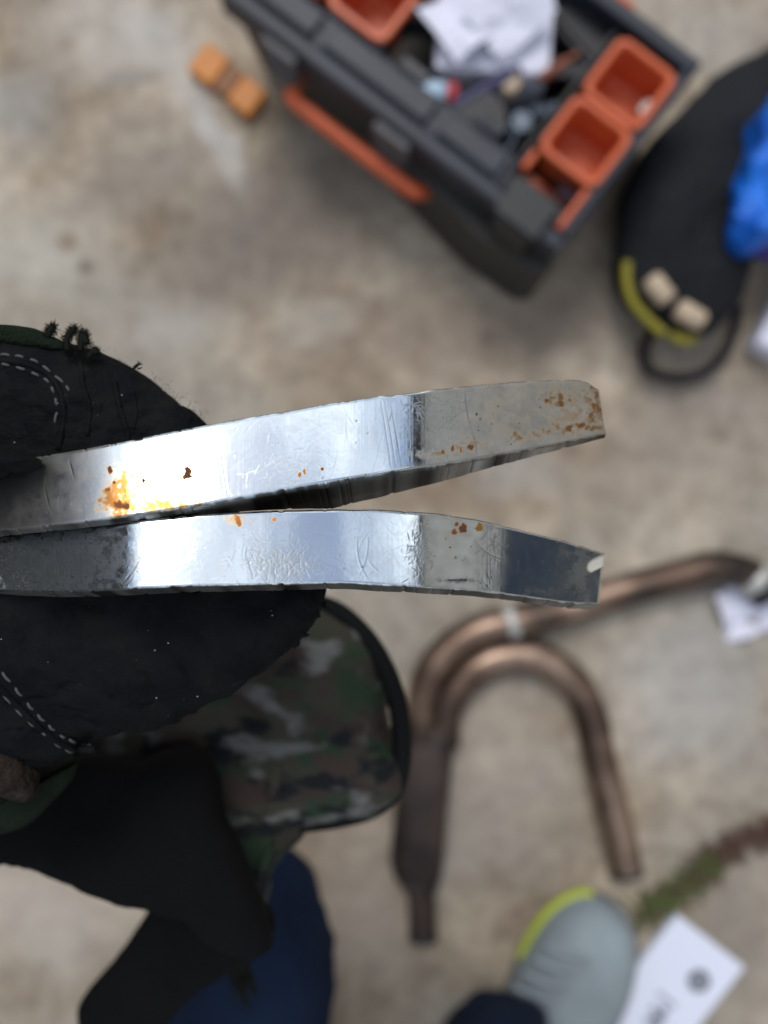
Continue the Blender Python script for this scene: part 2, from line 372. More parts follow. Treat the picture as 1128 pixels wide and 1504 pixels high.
# ------------------------------------------------------------------ unseen house and fence, added and shaped for the chrome's beige and dark reflections
hs = empty('house', (1.9, .5, 0), 'cream rendered house wall with dark eaves unseen to the right, added and shaped for its reflection in the chrome', 'house')
def lmesh(name, geo, m, parent, loc, smooth=False):
    return mesh_local(name, W(loc, geo[0]), geo[1], m, parent, smooth)
def mesh_local(name, v, f, m, parent, smooth=False):
    me = bpy.data.meshes.new(name); me.from_pydata(v, [], f); me.update(); return link(name, me, m, parent, smooth)
HL = (1.9, .5, 0)
lmesh('wall', box_geo(1.9, 2.1, -3.5, 4.5, 0, 2.45), M['render'], hs, HL)
lmesh('eave', box_geo(1.74, 2.12, -3.6, 4.6, 2.452, 2.60), M['dkwood'], hs, HL)
wn = lmesh('window', box_geo(1.885, 1.898, -.5, .75, .85, 1.78), M['dkwood'], hs, HL)
lmesh('pane', box_geo(1.872, 1.883, -.44, .69, .91, 1.72), M['glass'], wn, HL)
FL = (-1.7, .5, 0)
fe = empty('fence', FL, 'brown board fence unseen to the left, added for its dark reflection in the chrome', 'fence')
for i in range(34):
    y = -2.6+i*.16
    lmesh('board', box_geo(-1.72+random.uniform(-.004, .004), -1.70, y, y+.15, 0, 1.95+random.uniform(-.01, .01)), M['fencewood'], fe, FL)
lmesh('rail', box_geo(-1.76, -1.7255, -2.6, 2.84, .5, .58), M['fencewood'], fe, FL); lmesh('rail', box_geo(-1.76, -1.7255, -2.6, 2.84, 1.5, 1.58), M['fencewood'], fe, FL)

# ------------------------------------------------------------------ toolbox
ZR = .125; dR = H-ZR
cC = P(820, 370, dR); cD = P(1034, 90, dR)
ay = Vector((cD.x-cC.x, cD.y-cC.y, 0)); LY = ay.length; ay.normalize(); ax = Vector((ay.y, -ay.x, 0)); LX = .315
orig = cC-ax*LX/2+ay*LY/2; orig.z = 0
tb = empty('toolbox', orig, 'open charcoal plastic toolbox with orange tray cells standing on the concrete', 'toolbox')
tb.rotation_euler = (0, 0, math.atan2(ax.y, ax.x))
BX = Matrix.Translation(orig) @ Matrix.Rotation(math.atan2(ax.y, ax.x), 4, 'Z')
hx, hy = LX/2, LY/2
def part(name, geo, m, parent=tb, bv=.0015, smooth=False):
    o = mesh_local(name, geo[0], geo[1], m, parent, smooth)
    if bv: bevel(o, bv)
    return o
def shell(ho, hb, z0, z1, t):
    """open tapered tub: outer walls, inner walls and floor"""
    (ox, oy), (bx_, by) = ho, hb
    v = [(-bx_, -by, z0), (bx_, -by, z0), (bx_, by, z0), (-bx_, by, z0), (-ox, -oy, z1), (ox, -oy, z1), (ox, oy, z1), (-ox, oy, z1),
         (-ox+t, -oy+t, z1), (ox-t, -oy+t, z1), (ox-t, oy-t, z1), (-ox+t, oy-t, z1), (-bx_+t, -by+t, z0+t), (bx_-t, -by+t, z0+t), (bx_-t, by-t, z0+t), (-bx_+t, by-t, z0+t)]
    f = [(3, 2, 1, 0)]+[(i, (i+1) % 4, (i+1) % 4+4, i+4) for i in range(4)]+[(i+4, (i+1) % 4+4, (i+1) % 4+8, i+8) for i in range(4)]+[(i+8, (i+1) % 4+8, (i+1) % 4+12, i+12) for i in range(4)]+[(12, 13, 14, 15)]
    return v, f
part('tub', shell((hx-.006, hy-.006), (hx-.014, hy-.014), 0, ZR-.022, .004), M['boxside'])
# thick upper collar of the tub, four sides butted
for g_ in (box_geo(-hx, hx, -hy, -hy+.012, ZR-.030, ZR), box_geo(-hx, hx, hy-.012, hy, ZR-.030, ZR), box_geo(-hx, -hx+.012, -hy+.0122, hy-.0122, ZR-.030, ZR), box_geo(hx-.009, hx, -hy+.0122, hy-.0122, ZR-.030, ZR)):
    part('collar', g_, M['boxgrey'], bv=.003)
# wide ledge along the near long side with raised panels
part('ledge', box_geo(-hx+.0125, hx-.062, -hy+.0125, -hy+.040, ZR-.018, ZR-.006), M['boxgrey'], bv=.003)
for x0, x1 in ((-hx+.020, -hx+.075), (-hx+.085, hx-.135), (hx-.125, hx-.070)):
    part('panel', box_geo(x0, x1, -hy+.016, -hy+.036, ZR-.0058, ZR-.001), M['boxgrey'], bv=.002)
for x in (hx-.150, hx-.255):
    part('latch', join(box_geo(x-.016, x+.016, -hy-.007, -hy-.0005, ZR-.055, ZR-.006), box_geo(x-.013, x+.013, -hy-.010, -hy-.0072, ZR-.052, ZR-.030)), M['boxlight'], bv=.002)
part('corner_block', box_geo(hx-.062, hx-.0095, -hy+.0125, -hy+.030, ZR-.03, ZR-.004), M['boxdark'], bv=.003)
wv = [(hx-.150, -hy+.008), (hx-.150, -hy-.001), (hx-.060, -hy-.015), (hx-.008, -hy-.012), (hx+.002, -hy-.004), (hx+.002, -hy+.008)]
part('corner_bumper', ([(a, b_, z) for z in (.001, .088) for a, b_ in wv], [(5, 4, 3, 2, 1, 0), (6, 7, 8, 9, 10, 11)]+[(i, (i+1) % 6, (i+1) % 6+6, i+6) for i in range(6)]), M['boxside'], bv=.003)
part('corner_latch', join(box_geo(hx-.056, hx-.018, -hy-.006, -hy+.026, ZR+.0005, ZR+.006), box_geo(hx-.052, hx-.022, -hy-.009, -hy-.0062, ZR-.045, ZR+.004)), M['boxdark'], bv=.002)
for k, (a, b_) in enumerate(((.098, .006), (.165, .008), (.205, .005), (.232, .009))):
    part('bracket', box_geo(hx-a-.012, hx-a+.012, -hy+.0405, -hy+.0405+b_, ZR-.024, ZR-.004), M['boxlight' if k % 2 else 'boxgrey'], bv=.002)
for y0, y1 in ((-hy+.012, -hy+.050), (hy-.050, hy-.012)):
    part('corner_rib', box_geo(hx-.0135, hx-.003, y0, y1, .002, ZR-.031), M['boxside'], bv=.003)
# orange folding handle on the near side, close to the ground
hp = [BX.inverted() @ P(x, y, .67) for x, y in ((440, 143), (603, 277))]
hv, hf = tube_geo(spline([(hp[0].x-.012, -hy+.006, .078), (hp[0].x-.006, -hy-.010, .08), (hp[0].x+.006, -hy-.015, .08), (hp[1].x-.008, -hy-.015, .08), (hp[1].x+.006, -hy-.010, .074), (hp[1].x+.012, -hy+.004, .06)], 6, False), .0064, 10)
part('handle', (hv, hf), M['orange'], bv=0, smooth=True)
part('latch', box_geo(hx-.10, hx-.065, hy+.0005, hy+.006, ZR-.045, ZR-.004), M['orange'], bv=.002)
def cell(cx, cy, sx, sy, top, dep, t=.0042, open_side=False):
    a, b_ = sx/2, sy/2
    def rr(hx_, hy_, z, r):
        out = []
        for qx, qy, a0 in ((1, 1, 0), (-1, 1, 90), (-1, -1, 180), (1, -1, 270)):
            for k in range(5):
                an = R(a0+k*22.5); out.append((cx+qx*(hx_-r)+r*math.cos(an), cy+qy*(hy_-r)+r*math.sin(an), z))
        return out
    L = [rr(a-.004, b_-.004, top-dep, .005), rr(a-.0035, b_-.0035, top-.006, .008), rr(a, b_, top-.005, .009), rr(a, b_, top-.001, .009), rr(a-.0012, b_-.0012, top, .008),
         rr(a-t, b_-t, top, .0065), rr(a-t-.0012, b_-t-.0012, top-.0015, .006), rr(a-t-.004, b_-t-.004, top-dep+.004, .005), rr(a-t-.008, b_-t-.008, top-dep+.0015, .003)]
    v = [p for l in L for p in l]; n = 20
    f = [(k*n+i, k*n+(i+1) % n, (k+1)*n+(i+1) % n, (k+1)*n+i) for k in range(len(L)-1) for i in range(n)]
    f += [tuple(reversed(range(n))), tuple(range((len(L)-1)*n, len(L)*n))]
    return v, f
top = ZR+.003
c1 = part('tray_cell', cell(hx-.033, -hy+.128, .053, .0515, top, .042), M['orange'], bv=0)
c2 = part('tray_cell', cell(hx-.033, -hy+.0755, .053, .051, top, .042), M['orange'], bv=0)
# third cell: only its two side rims and a low floor
part('tray_arm', box_geo(hx-.0128, hx-.0078, -hy+.0135, -hy+.0495, top-.018, top-.001), M['orange'], bv=.002)
part('tray_arm', box_geo(hx-.060, hx-.0545, -hy+.0325, -hy+.0495, top-.018, top-.001), M['orange'], bv=.002)
part('tray_floor', box_geo(hx-.054, hx-.0133, -hy+.0308, -hy+.0492, ZR-.045, ZR-.04), M['orange'], bv=0)
part('tray_cell', cell(-hx+.094, -hy+.0690, .054, .054, top-.004, .045), M['orange'], bv=0)
part('tray_cell', cell(-hx+.094, -hy+.1245, .054, .054, top-.004, .045), M['orange'], bv=0)
part('tray_cell', cell(-hx+.0385, -hy+.0690, .054, .054, top-.004, .045), M['orange'], bv=0)
part('divider', box_geo(hx-.0675, hx-.0635, -hy+.042, hy-.0125, .006, ZR-.012), M['boxdark'], bv=.001)

# things in the toolbox (world placed)
def atop(px, py, z): return P(px, py, H-z)
def rotM(px, py, z, deg, tx=0, ty=0):
    return Matrix.Translation(atop(px, py, z)) @ Matrix.Rotation(R(deg), 4, 'Z') @ Matrix.Rotation(R(tx), 4, 'X') @ Matrix.Rotation(R(ty), 4, 'Y')
def obj_at(name, geo, m, Mx, label, cat, bv=.001, smooth=False, parent=None):
    o = mesh_local(name, geo[0], geo[1], m, parent, smooth); o.matrix_world = Mx
    if bv: bevel(o, bv)
    if label: tag(o, label, cat)
    return o
def sheet_geo(w_, h_, nx, ny, amp, seed, t=.0004):
    rs = random.Random(seed); X = []
    for j in range(ny+1):
        for i in range(nx+1):
            x = (i/nx-.5)*w_; y = (j/ny-.5)*h_
            X.append((x, y, amp*float(fbm(np.array([i*.55+seed]), np.array([j*.55]), seed, 2)[0])*2))
    f = [(j*(nx+1)+i, j*(nx+1)+i+1, (j+1)*(nx+1)+i+1, (j+1)*(nx+1)+i) for j in range(ny) for i in range(nx)]
    return X, f
def thicken(o, t): m = o.modifiers.new('thick', 'SOLIDIFY'); m.thickness = t; return o
pk = obj_at('paper_bundle', box_geo(-.043, .043, -.034, .040, -.060, 0), M['paper'], rotM(728, 38, .112, -4), 'thick bundle of lilac white papers standing in the toolbox', 'papers', bv=.003)
o = obj_at('folded_sheet', sheet_geo(.062, .050, 5, 4, .006, 3), M['paper'], rotM(690, 20, .122, 38, -8, 6), 'crumpled bright white sheet folded over the left of the paper bundle', 'paper', bv=0); thicken(o, .0006)
o = obj_at('folded_sheet', sheet_geo(.050, .052, 5, 4, .006, 9), M['paper'], rotM(745, 15, .128, -48, 8, 6), 'crumpled white sheet lying on the top right of the paper bundle', 'paper', bv=0); thicken(o, .0006)
tu = empty('glue_tube', atop(630, 134, .112), 'pale blue squeezed tube with red collar lying in the toolbox', 'tube'); tu.rotation_euler = (0, 0, R(-6))
tv = []
for k, (x, a, b_) in enumerate(((-.024, .0105, .0010), (-.012, .0095, .004), (.004, .008, .007), (.013, .0078, .0072))):
    for i in range(12): tv.append((x, a*math.cos(i*math.pi/6), b_*math.sin(i*math.pi/6)))
tf = [(k*12+i, k*12+(i+1) % 12, (k+1)*12+(i+1) % 12, (k+1)*12+i) for k in range(3) for i in range(12)]+[tuple(reversed(range(12))), tuple(range(36, 48))]
mesh_local('tube_body', tv, tf, M['litblue'], tu, True)
cp = tube_geo([(.0132, 0, 0), (.0205, 0, 0)], .0078, 12); mesh_local('cap', cp[0], cp[1], M['red'], tu)
def gadget(name, px, py, z, deg, geo, m, label, cat, bv=.002): return obj_at(name, geo, m, rotM(px, py, z, deg), label, cat, bv)
gadget('pliers', 775, 95, .104, -10, join(box_geo(-.045, .02, -.010, -.003, -.005, .004), box_geo(-.045, .02, .003, .010, -.005, .004), box_geo(.0202, .045, -.007, .007, -.005, .003)), M['boxdark'], 'black handled pliers lying below the paper bundle in the toolbox', 'pliers')
gadget('cork', 748, 125, .108, 20, tube_geo([(0, 0, -.006), (0, 0, .004), (0, 0, .007)], lambda t: .0085 if t < .6 else .006, 12), M['cream'], 'small round cream stopper lying below the paper bundle in the toolbox', 'stopper')
gadget('screwdriver_bit', 812, 103, .12, 35, join(tube_geo([(-.012, 0, 0), (.012, 0, 0)], .004, 8), tube_geo([(.012, 0, 0), (.024, 0, 0)], .0022, 6)), M['rustred'], 'rust red bit holder beside the black pliers in the toolbox', 'bit holder')
gadget('marker_pen', 718, 128, .112, 30, join(tube_geo([(-.03, 0, 0), (.02, 0, 0)], .0055, 10), tube_geo([(.02, 0, 0), (.028, 0, 0)], .0035, 10)), M['navyplastic'], 'dark blue marker pen lying between tube and cream knob', 'pen')
gadget('steel_clip', 738, 214, .113, 60, join(box_geo(-.010, .010, -.007, -.004, -.003, .004), box_geo(-.010, .010, .004, .007, -.003, .004), box_geo(.0102, .013, -.007, .007, -.003, .004)), M['metalbit'], 'small shiny steel clip on the grey ledge near the orange tray', 'clip')
gadget('socket', 765, 183, .100, 10, tube_geo([(0, 0, -.008), (0, 0, .006), (0, 0, .0061), (0, 0, 0)], lambda t: .008 if t < .5 else .005, 12), M['metalbit'], 'round steel socket lying left of the second orange cell', 'socket')
gadget('socket', 800, 165, .095, 10, tube_geo([(-.010, 0, 0), (.010, 0, 0), (.0101, 0, 0), (0, 0, 0)], lambda t: .007 if t < .5 else .004, 12), M['metalbit'], 'steel socket on its side touching the second orange cell', 'socket')
gadget('tape_roll', 700, 180, .108, 0, join(tube_geo([(0, 0, -.012), (0, 0, .008)], .022, 24), tube_geo([(0, 0, .008), (0, 0, .010)], .011, 20)), M['boxdark'], 'black roll of tape lying flat inside the toolbox', 'tape roll')
gadget('plastic_case', 868, 40, .10, -50, join(box_geo(-.03, .03, -.02, .02, -.02, 0), box_geo(-.026, .026, -.016, .016, 0.0002, .003)), M['boxdark'], 'black flat case at the far side of the toolbox', 'case')
gadget('wire_coil', 610, 80, .10, 0, join(*[tube_geo([(.022*math.cos(a*.3), .022*math.sin(a*.3), -.010+k*.005) for a in range(22)], .0022, 6) for k in range(4)]), M['bagblack'], 'coil of black wire inside the toolbox left of the papers', 'coil', 0)
gadget('steel_nut', 950, 172, ZR-.030, 15, join(tube_geo([(0, 0, 0), (0, 0, .010)], .009, 6), tube_geo([(0, 0, .0101), (0, 0, .012)], .005, 10)), M['solder'], 'small steel nut lying in the first orange cell corner', 'nut', 0)
gadget('steel_screw', 940, 183, ZR-.034, 70, join(tube_geo([(-.010, 0, 0), (.008, 0, 0)], .0025, 8), tube_geo([(.008, 0, 0), (.012, 0, 0)], .005, 8)), M['cream'], 'pale brass screw lying beside the steel nut in the orange cell', 'screw', 0)
gadget('olive_strip', 845, 278, ZR-.030, -36, box_geo(-.022, .022, -.004, .004, 0, .004), M['olive'], 'olive green plastic strip lying in the open third cell', 'strip')
gadget('mauve_block', 845, 300, ZR-.030, -36, box_geo(-.017, .017, -.005, .006, 0, .006), M['mauve'], 'dull mauve plastic block lying beside the olive strip', 'block')

# amber clip on the concrete left of the toolbox
CL = atop(338, 126, 0)
cl = empty('amber_clip', CL, 'amber orange plastic clip lying on concrete left of the toolbox', 'clip')
ZM = Matrix.Rotation(R(-38), 4, 'Z')
for nm, g_ in (('pad', box_geo(-.034, -.0085, -.014, .015, .001, .012)), ('pad', box_geo(.0095, .034, -.015, .012, .001, .013))):
    o = part(nm, ([tuple(ZM @ Vector(v)) for v in g_[0]], g_[1]), M['amber'], cl, .002)
g_ = box_geo(-.0083, .0093, -.0135, .0135, .0012, .0115); part('hinge', ([tuple(ZM @ Vector(v)) for v in g_[0]], g_[1]), M['rustbrown'], cl, .002)

# ------------------------------------------------------------------ black tool pouch, blue bag, papers right
def blob(name, outline, depth, up, down, m, parent=None, ploc=(0, 0, 0), amp=0, scale=.02, **k):
    v, f = blob_geo(outline, depth, up, down, **k)
    o = mesh_local(name, W(ploc, v), f, m, parent, True); fix(o)
    if amp: rough_up(o, amp, scale, k.get('seed', 1))
    return o
PL = atop(1010, 300, 0)
pz = H-.035
po = empty('tool_pouch', PL, 'long black nylon tool pouch with yellow edging lying right of the toolbox', 'pouch')
blob('pouch_body', [(1230, -10), (1135, 75), (1045, 118), (962, 200), (915, 285), (902, 360), (905, 420), (930, 462), (985, 490), (1040, 495), (1078, 455), (1098, 390), (1112, 330), (1150, 250), (1200, 170), (1260, 80)], pz, .030, .034, M['bagblack'], po, PL, amp=.010, scale=.05, sub=6)  # left edge widened: the shade beside the toolbox is put into the outline
def px_tube(pts, depth, r, seg=8, n=6, zs=None):
    q = spline([(x, y, 0) for x, y in pts], n, False)
    return tube_geo([P(a.x, a.y, depth) for a in q], r, seg)
def ptube(name, pts, depth, r, m, parent, loc, **k):
    v, f = px_tube(pts, depth, r, **k); return mesh_local(name, W(loc, v), f, m, parent, True)
ptube('yellow_edging', [(921, 385), (920, 410), (928, 440), (945, 462), (965, 482), (976, 490)], H-.060, .0042, M['yellow'], po, PL)
ptube('yellow_edging', [(985, 492), (1005, 500), (1022, 498)], H-.060, .0042, M['yellow'], po, PL)
ptube('loop', [(960, 485), (946, 510), (948, 535), (968, 551), (1000, 556), (1035, 545), (1062, 520), (1078, 488), (1085, 450)], H-.015, .0044, M['bagblack'], po, PL)
def hand_tool(px, py, deg, label):
    o = obj_at('wooden_handle', tube_geo([(-.012, 0, 0), (-.0095, 0, 0), (0, 0, 0), (.0095, 0, 0), (.012, 0, 0)], lambda t: .0058 if t in (0, 1) else .0085, 14), M['cream'], rotM(px, py, .074, deg), label, 'handle', 0, True); return o
hand_tool(968, 425, -52, 'cream wooden handle in the pouch mouth, the upper left of two')
hand_tool(1014, 463, -30, 'cream wooden handle in the pouch mouth, the lower right of two')
blob('blue_bag', [(1300, 60), (1190, 90), (1120, 170), (1092, 235), (1082, 285), (1088, 330), (1108, 362), (1150, 350), (1250, 300), (1330, 200)], H-.090, .030, .05, M['bluefilm'], amp=.014, scale=.03, sub=6)
tag(bpy.data.objects['blue_bag'], 'shiny bright blue plastic bag lying on the black pouch at the right edge', 'plastic bag')
blob('violet_wrap', [(1100, 372), (1118, 356), (1140, 330), (1190, 300), (1240, 330), (1200, 380), (1135, 385)], H-.055, .010, .02, M['purplefilm'], amp=.006, scale=.02)
tag(bpy.data.objects['violet_wrap'], 'dark violet plastic wrap under the tip of the blue bag', 'plastic wrap')
wb = obj_at('white_packet', box_geo(-.06, .05, -.028, .028, 0, .03), M['paper'], rotM(1178, 445, .001, 62), 'white paper packet at the right edge below the blue bag', 'packet', .004)
p3 = obj_at('paper_scrap', sheet_geo(.075, .045, 10, 8, .008, 5), M['paper'], rotM(1118, 888, .006, 20), 'torn white paper scrap lying under the copper pipe end', 'paper', 0); thicken(p3, .0005)

# ------------------------------------------------------------------ copper pipes
CPL = atop(760, 1100, 0)
pa = empty('copper_pipe_assembly', CPL, 'bent tarnished copper pipe with hooked branch and U bend lying on concrete', 'copper pipe')
dz = H-.016
ptube('branch_pipe', [(1122, 862), (1104, 846), (1075, 836), (1040, 835), (1000, 846), (930, 864), (850, 888), (790, 905), (745, 915), (700, 928), (655, 958), (628, 1000), (620, 1045), (617, 1085)], dz-.004, .0143, M['copper'], pa, CPL, seg=18, n=7)
ptube('bend_pipe', [(650, 1095), (655, 1045), (680, 1000), (715, 972), (760, 962), (805, 972), (845, 1005), (868, 1050), (878, 1100), (895, 1170), (912, 1240), (920, 1278)], dz, .0143, M['copper'], pa, CPL, seg=18, n=7)
ptube('pipe_mouth', [(919.5, 1276), (920.5, 1283)], dz, .0146, M['boxdark'], pa, CPL, seg=18, n=2)
ptube('pipe_mouth', [(1101, 845), (1114, 857)], dz-.004, .0158, M['solder'], pa, CPL, seg=18, n=2)
ptube('pipe_mouth', [(1117, 859), (1130, 876)], dz-.004, .0150, M['boxdark'], pa, CPL, seg=18, n=2)
ptube('solder_ring', [(758, 911), (742, 916)], dz-.004, .0152, M['solder'], pa, CPL, seg=18, n=2)
# dark flattened sleeve where both pipes meet, and the stub
sv, sf = [], []
rows = ((1058, 580+16, 664, .012), (1075, 592, 668, .0148), (1120, 588, 664, .0155), (1200, 578, 656, .0155), (1262, 572, 652, .0155), (1285, 578, 648, .014), (1305, 592, 642, .0125))
n = 20
for (y, x0, x1, hh) in rows:
    c_ = P((x0+x1)/2, y, dz); rx = (x1-x0)/2/FP*dz
    for k in range(n):
        a = 2*math.pi*k/n; ca, sa = math.cos(a), math.sin(a)
        sv.append((c_.x+rx*math.copysign(abs(ca)**.75, ca), c_.y, c_.z+hh*math.copysign(abs(sa)**.85, sa)))
sf = [(k*n+i, k*n+(i+1) % n, (k+1)*n+(i+1) % n, (k+1)*n+i) for k in range(len(rows)-1) for i in range(n)]+[tuple(range(n)), tuple(reversed(range((len(rows)-1)*n, len(rows)*n)))]
o = mesh_local('joint_sleeve', W(CPL, sv), sf, M['sleeve'], pa, True); fix(o)
ptube('stub_pipe', [(617, 1300), (620, 1340), (621, 1372)], dz, .0118, M['sleeve'], pa, CPL, seg=16)
ptube('pipe_mouth', [(621, 1371), (621, 1378)], dz, .0126, M['boxdark'], pa, CPL, seg=16, n=2)

# ------------------------------------------------------------------ white card
CDL = atop(990, 1432, 0)
cdm = empty('white_card', CDL, 'white printed card with a dark round mark lying on concrete beside grass', 'card')
cdm.rotation_euler = (0, 0, R(52))
o = part('card_body', box_geo(-.072, .045, -.037, .037, .002, .013), M['card'], cdm, .002)
dv, df = tube_geo([(.012, -.012, .0133), (.012, -.012, .0136)], .0098, 24); part('round_mark', (dv, df), M['ink'], cdm, 0)
dv, df = tube_geo([(.012, -.012, .01365), (.012, -.012, .0139)], .0045, 20); part('round_mark_centre', (dv, df), M['inklight'], cdm, 0)
lv = []
for k, (a, L) in enumerate(((-.004, .016), (.001, .012), (.006, .018), (.011, .010))):
    lv.append(box_geo(-.044+k*.0055, -.0402+k*.0055, -.011+abs(a)*.3, -.011+L, .0132, .0135))
part('printed_letters', join(*lv), M['ink'], cdm, 0)
part('printed_line', box_geo(-.020, -.016, -.010, .010, .0132, .0135), M['inklight'], cdm, 0)

# ------------------------------------------------------------------ the person: shoes, jeans, gloved left hand
PO = Vector((0, -.42, 0))
pe = empty('person', PO, 'crouching person in blue jeans and grey sneakers holding chrome pieces in a black glove', 'person')
def wt(name, geo, m, parent=pe, smooth=True):
    o = mesh_local(name, W(PO, geo[0]), geo[1], m, parent, smooth); return o
sh_out = [(872, 1308), (912, 1330), (930, 1375), (922, 1430), (890, 1500), (850, 1580), (800, 1660), (740, 1680), (700, 1640), (712, 1560), (735, 1480), (762, 1410), (800, 1345), (838, 1314)]
def shoe(dx, dy):
    q = [(x+dx, y+dy) for x, y in sh_out]
    v, f = blob_geo(q, H-.045, .045, .028, p=2.6, sub=6); o = wt('shoe', (v, f), M['shoe']); fix(o)
    cx = sum(a for a, b_ in q)/len(q); cy = sum(b_ for a, b_ in q)/len(q)
    so = [(cx+(a-cx)*1.05, cy+(b_-cy)*1.04) for a, b_ in q]
    v, f = blob_geo(so, H-.018, .014, .0165, p=5, sub=6); s_ = wt('sole', (v, f), M['rubber'], o); fix(s_)
    e = [(870, 1306), (845, 1308), (815, 1326), (795, 1348), (776, 1380), (768, 1398)]
    v, f = px_tube([(a+dx, b_+dy) for a, b_ in e], H-.038, .0058, 10); l = wt('lime_edge', (v, f), M['lime'], o)
    # laces
    for k in range(4):
        a = P(862+dx-k*16, 1400+dy+k*20, H-.091); b2 = P(800+dx-k*16, 1378+dy+k*20, H-.091); mm = (a+b2)/2+Vector((0, 0, .004))
        v, f = tube_geo(spline([a, mm, b2], 5, False), .002, 6); wt('lace', (v, f), M['shoe'], o)
    return o
shoe(0, 10); shoe(-490, 250)
# jeans: one continuous piece: both legs and seat
def leg(pts, rad): 
    q = spline([tuple(p) for p in pts], 8, False); r_ = spline([(r, 0, 0) for r in rad], 8, False)
    m_ = len(q)-1
    return tube_geo(q, lambda t: max(.01, r_[min(int(round(t*m_)), m_)].x), 24)
hipR = Vector((.09, -.62, .36)); hipL = Vector((-.11, -.62, .36))
g1 = leg([P(730, 1552, H-.085), P(733, 1565, H-.13), P(765, 1680, H-.24), P(830, 1900, H-.33), Vector((.13, -.48, .40)), hipR, hipR+Vector((-.02, -.05, 0))], [.050, .051, .052, .058, .070, .08, .04])
g2 = leg([P(345, 1620, H-.085), P(340, 1560, H-.16), P(345, 1480, H-.27), P(345, 1412, H-.345), Vector((-.105, -.33, .35)), Vector((-.11, -.45, .36)), hipL, hipL+Vector((.02, -.05, 0))], [.050, .053, .054, .052, .062, .074, .085, .04])
g3 = leg([hipL+Vector((-.02, 0, .0)), hipL*.5+hipR*.5+Vector((0, -.03, .03)), hipR+Vector((.02, 0, 0))], [.09, .10, .09])
jv = join(g1, g2, g3); jo = wt('jeans', jv, M['denim'])
def remesh(o, vox, smooth=4):
    m = o.modifiers.new('r', 'REMESH'); m.mode = 'VOXEL'; m.voxel_size = vox; m.use_smooth_shade = True
    if smooth: s_ = o.modifiers.new('s', 'SMOOTH'); s_.iterations = smooth
    dg = bpy.context.evaluated_depsgraph_get(); me = bpy.data.meshes.new_from_object(o.evaluated_get(dg)); o.modifiers.clear()
    old = o.data; o.data = me; bpy.data.meshes.remove(old)
    if len(me.materials) == 0: pass
    me.shade_smooth(); return o
remesh(jo, .005, 5); rough_up(jo, .016, .05, 5)

# glove body: two pinching finger pads, palm behind, heel of the hand, one surface
dG = .1500
def slope(x, y): return max(0, (y-960))*.00005
g_up = blob_geo([(-200, 470), (-60, 480), (0, 497), (70, 508), (130, 520), (200, 548), (250, 576), (292, 606), (325, 650), (345, 700), (340, 770), (250, 800), (50, 810), (-200, 820)], dG, .0075, .016, center=(30, 660), p=2.6)
g_lo = blob_geo([(-200, 780), (0, 775), (200, 775), (380, 790), (450, 822), (470, 866), (462, 908), (440, 938), (405, 965), (360, 1000), (310, 1032), (262, 1056), (200, 1075), (140, 1092), (60, 1125), (-60, 1150), (-200, 1150)], dG-.002, .0080, .016, center=(150, 930), p=2.8, tilt=slope)
g_palm = blob_geo([(-420, 420), (-150, 430), (-20, 560), (60, 760), (60, 1000), (-20, 1130), (-200, 1200), (-450, 1150)], .155, .020, .020, p=2.2)
g_wrap = blob_geo([(-260, 560), (-110, 590), (-40, 628), (25, 655), (62, 672), (50, 690), (10, 700), (-50, 722), (-140, 740), (-260, 760)], .1245, .0050, .010, p=2.2)
g_arm = leg([P(-180, 820, .165), P(-420, 1100, .19), Vector((-.20, -.22, .50)), Vector((-.26, -.42, .46))], [.030, .032, .034, .045])
gl = wt('glove', join(g_up, g_lo, g_palm, g_wrap), M['leather']); remesh(gl, .0008, 6)
gl.data.materials.clear(); gl.data.materials.append(M['leather']); rough_up(gl, .0022, .012, 3); rough_up(gl, .0009, .005, 14)
n_ = len(gl.data.vertices); co_ = np.zeros(n_*3); no_ = np.zeros(n_*3); gl.data.vertices.foreach_get('co', co_); gl.data.vertices.foreach_get('normal', no_); co_ = co_.reshape(-1, 3); no_ = no_.reshape(-1, 3)
q_ = fbm(co_[:, 0]/.016+40, co_[:, 1]/.007+40+co_[:, 0]/.02, 77, 3); co_ -= no_*(np.exp(-(q_/.035)**2)*.0007)[:, None]; gl.data.vertices.foreach_set('co', co_.ravel()); gl.data.update()
rough_up(gl, .00035, .0022, 8)
sl_ = wt('sleeve', g_arm, M['blackcloth']); rough_up(sl_, .01, .03, 4)

def on_glove(px, py, dflt=.143):
    return P(px, py, dflt)
dg = bpy.context.evaluated_depsgraph_get(); dg.update()
from mathutils.bvhtree import BVHTree
bvh = BVHTree.FromPolygons([tuple(v.co+PO) for v in gl.data.vertices], [tuple(p.vertices) for p in gl.data.polygons])
def hit(px, py, lift=.0002):
    d = (P(px, py, 1.0)-Vector((0, 0, H))).normalized(); h_ = bvh.ray_cast(Vector((0, 0, H)), d)
    if h_[0] is None: return P(px, py, .148)
    return h_[0]+h_[1]*lift
def stitches(path, n, duty=.62, r=.00026):
    q = spline([(x, y, 0) for x, y in path], 16, False); m_ = len(q)-1
    for k in range(n):
        a = q[int(k/n*m_)]; b_ = q[min(m_, int((k+duty)/n*m_))]; c_ = (a+b_)/2
        pts = [hit(a.x, a.y, -.0001), hit(c_.x, c_.y, .0002), hit(b_.x, b_.y, -.0001)]
        v, f = tube_geo(spline(pts, 3, False), lambda t: r*(1 if .1 < t < .9 else .6), 6); wt('stitch', (v, f), M['thread'], gl)
stitches([(-12, 970), (14, 1000), (40, 1032), (64, 1058), (88, 1078), (110, 1090), (140, 1096)], 9)
stitches([(-14, 1000), (14, 1030), (38, 1056), (64, 1076), (90, 1098), (112, 1106)], 7)
stitches([(-15, 521), (5, 521), (30, 524), (55, 532), (75, 548), (96, 565), (103, 578)], 7)
